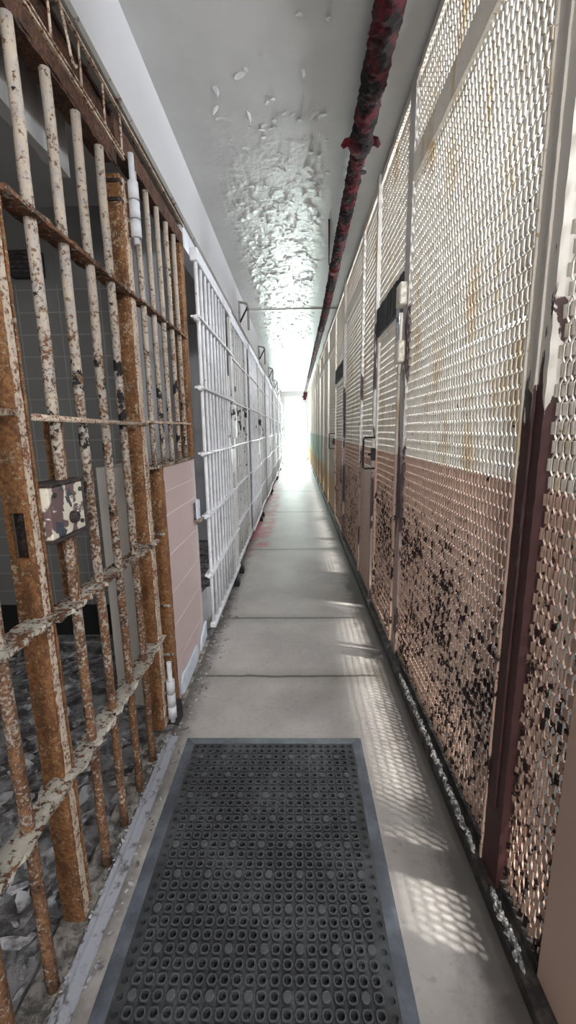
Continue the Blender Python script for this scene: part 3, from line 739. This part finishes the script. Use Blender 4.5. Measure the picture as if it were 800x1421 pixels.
# ------------------------------------------------------------------ loose paint and rubble
def flakes(mb, n, xr, yr, zf, size, curl, up=1):
    for _ in range(n):
        x = random.uniform(*xr); y = random.uniform(*yr); s_ = random.uniform(*size); a = random.uniform(0, 2*PI)
        m = random.randint(5, 7); z = zf(x, y); hx = random.uniform(.2, 1.)*curl; ring = []
        ux, uy = math.cos(a), math.sin(a)
        for q in range(m):
            b = 2*PI*q/m; r = s_*random.uniform(.55, 1.1)
            lx, ly = r*math.cos(b)*1.3, r*math.sin(b)*.7
            lift = max(0, lx)/s_*hx*s_
            ring.append((x+lx*ux-ly*uy, y+lx*uy+ly*ux, z+up*(.002+lift)))
        th = .0016
        mb.add(ring+[(p_[0], p_[1], p_[2]+up*th) for p_ in ring], [tuple(range(m))[::-1], tuple(range(m,2*m))]+[(q,(q+1)%m,m+(q+1)%m,m+q) for q in range(m)])
mb = MB()
zdn = lambda x, y: zc(x, y)+.003
flakes(mb, 200, (-.42, .20), (2.6, 6.3), zdn, (.010, .030), .8, -1)
flakes(mb, 26, (-.45, .25), (1.9, 3.6), zdn, (.012, .032), 1.0, -1)
flakes(mb, 120, (-.30, .28), (6.4, 9.3), zdn, (.012, .034), .8, -1)
o = mb.build('ceiling_paint_flakes', M['flake']); o['kind'] = 'stuff'; tag(o, 'curling flakes of grey white paint hanging from the ceiling', 'paint flakes')
mb = MB(); zfl = lambda x, y: cf(x, y)+.002
flakes(mb, 700, (-2.2, -.70), (.6, 2.55), zfl, (.008, .035), .5)
flakes(mb, 90, (-1.5, -.70), (.4, 2.5), zfl, (.03, .06), .4)
o = mb.build('cell_floor_rubble', M['debris']); o['kind'] = 'stuff'; tag(o, 'grey paint flakes and rubble over the near cell floor', 'rubble')
mb = MB(); zz = lambda x, y: .010
flakes(mb, 120, (-.612, -.600), (.4, 1.70), lambda x, y: .024, (.003, .006), .5)
flakes(mb, 120, (-.585, -.53), (.4, 3.4), lambda x, y: .001, (.003, .012), .4)
flakes(mb, 90, (-.60, -.46), (1.9, 3.5), lambda x, y: .001, (.004, .013), .6)
o = mb.build('threshold_rubble', M['debris']); o['kind'] = 'stuff'; tag(o, 'crumbs of concrete and paint along the foot of the cell fronts', 'rubble')
# broken scraps in the gap between the tiles and the first white door
mb = MB(); pts = [(-.78,2.78,-.012),(-.645,2.80,-.012),(-.635,2.93,-.012),(-.70,3.02,-.012),(-.79,2.95,-.012)]
top = [(a, b, z) for (a, b, c_), z in zip(pts, (.16,.31,.27,.20,.14))]
mb.add([*pts, *top], [(4,3,2,1,0),(5,6,7),(5,7,8),(5,8,9)]+[(q,(q+1)%5,5+(q+1)%5,5+q) for q in range(5)])
tag(mb.build('broken_slab', M['flake']), 'jagged pale slab lying behind the bars of the first white door', 'rubble')
tag(MB().box(-.6262, -.6242, 2.475, 2.500, 1.135, 1.195, .0008).build('wall_tag', M['flake']), 'tiny blank white tag near the top of the pink tiles', 'tag')

# ------------------------------------------------------------------ light
W = bpy.data.worlds.new('sky'); S.world = W; W.use_nodes = True
bg = W.node_tree.nodes['Background']; bg.inputs[0].default_value = (.78,.87,1.,1); bg.inputs[1].default_value = 1.6
su = bpy.data.lights.new('sun', 'SUN'); su.energy = 6.5; su.angle = math.radians(3.); su.color = (1.,.97,.92)
so = bpy.data.objects.new('sun', su); COL.objects.link(so)
so.rotation_euler = Vector((-1., .32, -SUN_T)).to_track_quat('-Z', 'Y').to_euler()

for i in range(10):   # unseen fill lights added behind the mesh to brighten the left fronts
    l = bpy.data.lights.new('gallery_fill_light', 'POINT'); l.energy = 100.; l.shadow_soft_size = .16; l.color = (.93, .96, 1.)
    o = bpy.data.objects.new('gallery_fill_light', l); COL.objects.link(o); o.location = (1.45, -1.4+2.2*i, 2.55)

# ------------------------------------------------------------------ camera (fitted to the photograph's vanishing points)
f = 580.
D = Vector((41,-2940,-f)).normalized(); Yv = Vector((11,112,-f)); Yv = (Yv - D*Yv.dot(D)).normalized()
Zv = -D; Xv = Yv.cross(Zv)
R = Matrix((Xv, Yv, Zv))
cd = bpy.data.cameras.new('camera'); cam = bpy.data.objects.new('camera', cd); COL.objects.link(cam)
cam.matrix_world = Matrix.Translation((0,0,1.4)) @ R.to_4x4()
cd.sensor_fit = 'VERTICAL'; cd.sensor_height = 36.; cd.lens = f/1421*36.; cd.clip_start = .02; cd.clip_end = 200
S.camera = cam
S.view_settings.view_transform = 'Standard'; S.view_settings.look = 'None'; S.view_settings.gamma = 1.
S.view_settings.use_curve_mapping = False; S.view_settings.exposure = .4
